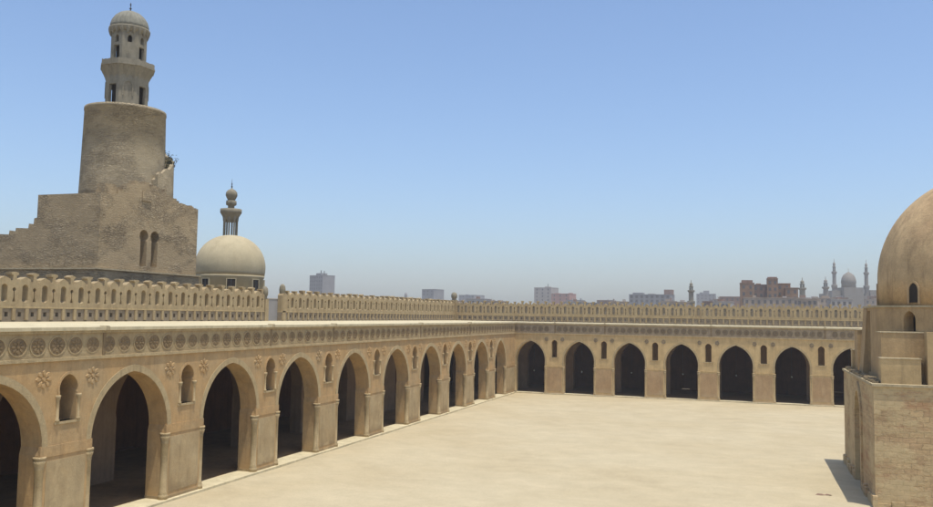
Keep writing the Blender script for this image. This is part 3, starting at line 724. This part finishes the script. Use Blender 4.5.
# ------------------------------------------------------------------ city beyond
def block(name, label, cx, cy, w, d, top, mat, rot=-18, rows=4, cols=5, cat='building', group='city buildings beyond the parapet', extras=(), win=(1.1,1.5), fl=3.1):
    t = thing(name, (cx,cy,-.3), label, cat, group); t.rotation_euler.z = R(rot)
    def part(nm, mb, mt, par=t):
        me = mb.mesh(nm, mt); o = bpy.data.objects.new(nm, me); scn.collection.objects.link(o); o.parent = par; return o
    H = top+.3
    part('wall', MB().box(-w/2,w/2,-d/2,d/2,0,H), mat)
    part('roof_edge', MB().box(-w/2-.15,w/2+.15,-d/2-.15,d/2+.15,H,H+.25), mat)
    wm = MB().box(-win[0]/2,win[0]/2,-.06,.02,-win[1]/2,win[1]/2).mesh('window', 'pane')
    for r in range(rows):
        for c in range(cols):
            o = bpy.data.objects.new('window', wm); scn.collection.objects.link(o); o.parent = t
            o.location = (-w/2+(c+.5)*w/cols, -d/2, H-1.7-fl*r)
            if random.random() < .12: o.location.z += .3
    for i, (ex, ey, ew, ed, eh, em) in enumerate(extras):
        part('roof_hut', MB().box(ex-ew/2,ex+ew/2,ey-ed/2,ey+ed/2,H+.25,H+.25+eh), em)
    return t
block('apartment_tower', 'tall plain grey tower just past the parapet gap', -309.8, 525.0, 17.5, 13.0, 42.1, 'c_grey', -24, 6, 6, extras=[(-0.85,0.00,6.8,6.50,1.87,'c_grey'),(-1.70,0.00,0.51,0.51,4.42,'metal'),(2.55,0.00,0.51,0.51,3.74,'metal')])
block('rooftop_building', 'small grey block with a dark end wall above the parapet near the corner post', -256.4, 649.8, 14.8, 15.3, 34.8, 'c_grey', -20, 2, 3, extras=[(6.80,-5.95,2.04,4.08,0.02,'dark')])
block('rooftop_building', 'low wide grey block just beyond the corner post', -284.3, 857.2, 23.5, 20.4, 34.6, 'c_grey', -20, 2, 5, extras=[(-6.80,0.00,3.40,3.40,0.85,'c_grey')])
block('apartment_tower', 'pale grey block standing against the pink brick house', -141.6, 636.2, 16.8, 15.3, 36.5, 'c_pale', -14, 4, 3, extras=[(1.70,0.00,4.08,5.10,1.02,'c_pale'),(1.70,0.00,0.34,0.34,3.40,'metal')])
block('brick_house', 'pink brick house leaning on the pale grey block', -122.4, 620.9, 17.5, 13.6, 30.7, 'c_pink', -14, 3, 3, extras=[(6.80,0.00,2.72,3.40,0.68,'c_pink'),(-5.95,0.00,4.25,5.10,0.51,'c_pink')])
block('low_building', 'thin dark low roof between the pink house and the unfinished building', -76.2, 566.5, 12.1, 11.9, 24.3, 'c_brick2', -8, 1, 4)
un = block('unfinished_building', 'unfinished grey building with a raised tank hut and open frames on its roof', -37.9, 544.4, 31.3, 17.0, 28.5, 'c_grey', -6, 3, 8, extras=[(12.92,0.00,6.12,6.80,3.74,'c_brick2'),(-10.20,0.00,7.65,6.80,1.36,'c_grey'),(0.00,0.00,5.10,5.10,0.68,'c_pale')], win=(2,2))
for k in range(5):
    mb = MB().box(-8+k*3.1-.12,-8+k*3.1+.12,-4.2,-3.96,21.8,23.2); me = mb.mesh('column_stub', 'c_grey'); o = bpy.data.objects.new('column_stub', me); scn.collection.objects.link(o); o.parent = un
mb = MB()
for k in range(9): 
    a = PI*k/8; a2 = PI*(k+1)/8
    if k < 8: cyl_between(mb, (-4+2.6*math.cos(a),-3,21.8+1.7*math.sin(a)), (-4+2.6*math.cos(a2),-3,21.8+1.7*math.sin(a2)), .13)
me = mb.mesh('roof_hoop', 'metal'); o = bpy.data.objects.new('roof_hoop', me); scn.collection.objects.link(o); o.parent = un
block('apartment_building', 'hazy grey stepped building right beside the small lone minaret', -9.5, 806.2, 19.0, 17.0, 36.5, 'c_grey', 0, 3, 5, extras=[(0.00,0.00,5.78,5.10,3.40,'c_grey'),(-5.10,0.00,3.40,3.40,1.70,'c_grey')])
block('low_building', 'low brown roof at the foot of the brick cluster, nearest the hazy stepped building', 22.3, 476.4, 16.5, 15.3, 25.6, 'c_brick2', 0, 1, 5)
block('brick_tower_house', 'brown brick tower house with a cap, first of the brick cluster', 31.6, 297.4, 6.2, 6.9, 27.6, 'c_brick', 2, 5, 2, extras=[(0.00,-0.23,4.83,5.17,1.26,'c_brick2')])
block('brick_house', 'brown brick house between the two tower houses of the cluster', 37.9, 312.3, 7.6, 8.0, 27.4, 'c_brick2', 2, 4, 3, extras=[(-1.15,0.00,2.30,2.30,0.57,'c_brick')])
block('brick_tower_house', 'tallest red brown tower house in the middle of the brick cluster', 42.9, 306.6, 4.7, 5.8, 30.1, 'c_brick', 2, 5, 2, extras=[(0.00,0.00,4.14,4.60,0.69,'c_brick2')])
block('brick_house', 'dark red brick house with a sloping top past the tallest tower house', 47.9, 314.6, 6.3, 6.9, 28.1, 'c_brick', 2, 4, 2)
block('brick_house', 'lower red brick house at the cluster end nearest the twin minarets', 51.4, 310.0, 5.6, 6.9, 25.9, 'c_brick', 2, 3, 2)
block('low_building', 'long pale tan roof stretching in front of the brick cluster', 41.6, 281.3, 22.9, 5.8, 20.5, 'c_tan', 2, 1, 9, extras=[(-6.90,0.00,1.38,1.38,0.92,'c_tan'),(5.75,0.00,1.72,1.38,0.69,'c_pale')])
block('low_building', 'jumble of tan roofs between the brick cluster and the twin minarets', 66.1, 381.3, 19.0, 10.3, 23.0, 'c_tan', 4, 2, 8, extras=[(-5.75,0.00,2.88,3.45,1.38,'c_brick2'),(0.00,0.00,2.30,2.30,0.80,'c_pale'),(5.75,0.00,3.45,3.45,1.15,'c_tan')])
block('low_building', 'tan block with pale roof huts under the big hazy mosque', 111.3, 721.2, 19.7, 15.3, 30.7, 'c_tan', 6, 2, 6, extras=[(-5.10,0.00,5.10,5.10,2.04,'c_pale'),(5.10,0.00,3.40,3.40,3.40,'c_brick2')])
block('low_building', 'brown stepped block close against the fountain pavilion', 138.2, 814.7, 24.0, 15.3, 34.1, 'c_tan', 6, 2, 6, extras=[(-6.80,0.00,5.10,5.10,3.74,'c_brick2'),(3.40,0.00,6.80,5.10,1.70,'c_tan')])
rnd = random.Random(21)
mats = ['c_tan','c_pale','c_brick2','c_grey']
words = ['dusty tan','pale','brown','grey']
where = ['far left above the long parapet','behind the low wide grey block','left of the pale grey block','beside the pink brick house','before the dark low roof','left of the unfinished building','right of the unfinished building','behind the lone minaret','left of the brick cluster','right of the brick cluster','beneath the twin minarets']
for i, (x, y, w, tp) in enumerate([(-100,300,11,19.2),(-88,285,10,17.9),(-79,262,8,17.4),(-49,292,9,18.1),(-38,270,8,17.3),(-22,262,7,17.8),(2,280,8,18.2),(17,300,10,19.0),(22,262,7,18.2),(56,262,8,19.6),(70,285,9,20.2)]):
    j = rnd.randrange(4)
    block('low_building', f'low {words[j]} roof peeping over the far parapet, {where[i]}'.replace('left of','just before').replace('right of','just after').replace('far left','at the far end'), x, y, w, 8, tp, mats[j], rnd.uniform(-15,10), 1, 4,
          extras=[(rnd.uniform(-2,2),0,rnd.uniform(1.2,2.4),2,rnd.uniform(.4,1.2),mats[(j+1)%4])])

spec = [(108,470,12,24.6,'c_tan','tan block with a hut just over the far parapet, close before the pavilion'),(86,455,9,25.0,'c_brick2','dark brown block under the left twin minaret'.replace('left','nearer')),
 (72,440,8,23.6,'c_pale','small pale block with two huts among the tan roofs'),(62,470,9,25.2,'c_grey','narrow grey block rising behind the red brick cluster end'),
 (-20,480,10,22.5,'c_tan','tan roof showing just past the unfinished building'),(-100,560,14,24.0,'c_grey','broad grey roof between the corner post and the pale block'),(-170,480,14,20.0,'c_tan','tan roof behind the long side parapet, past the plain tower'),
 (-62,500,9,22.4,'c_brick2','brown roof with a water tank next to the pink house'),(14,520,10,25.0,'c_tan','tan roof between the lone minaret and the brick cluster'),(122,560,15,29.0,'c_brick2','brown block in front of the far mosque hall')]
for i, (x, y, w, tp, mt_, lab) in enumerate(spec):
    b_ = block('low_building', lab, x, y, w, 9, tp, mt_, rnd.uniform(-12,8), 2, 4, extras=[(rnd.uniform(-w*.3,0),0,rnd.uniform(1.5,3),2.5,rnd.uniform(.6,1.6),mats[i%4]),(rnd.uniform(0,w*.35),0,rnd.uniform(.8,1.6),1.5,rnd.uniform(.8,2.2),mats[(i+2)%4])])
    mb = MB()
    for q in range(3):
        xx = rnd.uniform(-w*.45,w*.45); cyl_between(mb, (xx,-1,tp+.4), (xx,-1,tp+rnd.uniform(1.4,3.2)), .07, 5)
        me = mb.mesh('antenna', 'metal'); o = bpy.data.objects.new('antenna', me); scn.collection.objects.link(o); o.parent = b_; mb = MB()
def far_minaret(label, x, y, top, w, kind=0, mat='c_far', name='far_minaret'):
    t = thing(name, (x,y,-.3), label, 'minaret', 'minarets on the skyline'); c = (x,y); r = w/2
    H = top
    MB().lathe([(r*.78,-.3),(r*.78,H*.52),(r*.78,H*.60),(r*1.0,H*.625),(r*1.0,H*.65),(r*.9,H*.655)], c, 8, False, PI/8).build('shaft', mat, t)
    MB().lathe([(r*.60,H*.65),(r*.58,H*.79),(r*.85,H*.81),(r*.85,H*.83),(r*.7,H*.832)], c, 12, False).build('upper_shaft', mat, t)
    for i in range(6):
        a = i*PI/3; MB().lathe([(r*.12,H*.83),(r*.12,H*.885)], (c[0]+r*.34*math.cos(a), c[1]+r*.34*math.sin(a)), 6).build('lantern_column', mat, t)
    MB().lathe([(r*.5,H*.885),(r*.6,H*.893),(r*.3,H*.9),(r*.42,H*.92),(r*.36,H*.94),(r*.1,H*.955)], c, 12).build('bulb', mat, t)
    MB().lathe([(r*.07,H*.95),(r*.07,H)], c, 6).build('finial', mat, t)
far_minaret('small lone dark minaret beside the hazy stepped building', 5.4, 314, 30.0, 4.0, mat='smin')
far_minaret('small minaret at the near end of the tan roofs, by the red brick cluster', 63.5, 438, 37.0, 5.6, mat='smin')
far_minaret('slightly greenish small minaret next to the big twin minarets', 84.0, 529, 41.8, 5.8, mat='c_far')
far_minaret('one of the tall twin minarets, nearer the brick cluster', 99.4, 638.7, 61.8, 4.9)
far_minaret('one of the tall twin minarets, nearer the fountain pavilion', 124.4, 646.9, 61.5, 4.9)
fm = thing('far_mosque', (112,646,0), 'hazy domed mosque between the tall twin minarets', 'mosque')
MB().box(94,131,646,672,-.3,33.6, R(18),(112,655)).build('hall', 'c_far', fm)
for (a_, b_, h_) in ((92,99,35.6),(123,133,36.4),(118,123.5,31.5)): MB().box(a_,b_,641,648,-.3,h_, R(18),(112,655)).build('wing', 'c_far', fm)
for q in range(9): MB().box(95+q*4,96.6+q*4,645.6,646.2,26,31, R(18),(112,655)).build('window', 'pane', fm)
MB().box(103,119,636,650,-.3,38.2, R(18),(111,645)).build('tomb_chamber', 'c_far', fm)
MB().lathe([(5.6,38.2),(5.5,41.5),(5.8,42),(5.75,43.8),(5.2,46.3),(4,48.6),(2.2,50.1),(.6,51),(.2,51.3),(.15,54)], (110.6,643), 32).build('dome', 'c_far', fm)
t = thing('roof_pole', (-139.7,297.8,0), 'thin grey pole above the parapet, before the dark-ended block', 'pole')
MB().lathe([(.9,0),(.8,21),(.55,22.3)], (-139.7,297.8), 8).build('mast', 'c_grey', t)

# ------------------------------------------------------------------ haze
hm = bpy.data.materials.new('haze_air'); hm.use_nodes = True; n = hm.node_tree; n.nodes.clear()
ho_ = n.nodes.new('ShaderNodeOutputMaterial'); pv = n.nodes.new('ShaderNodeVolumePrincipled')
pv.inputs['Color'].default_value = (.98,.95,.90,1); pv.inputs['Density'].default_value = .00038; pv.inputs['Anisotropy'].default_value = .0
n.links.new(pv.outputs[0], ho_.inputs['Volume'])
hz = MB().box(-1100,1000,-400,1500,-1.4,90).build('haze', hm); tag(hz, kind='stuff', label='pale dusty haze over the city', cat='haze')
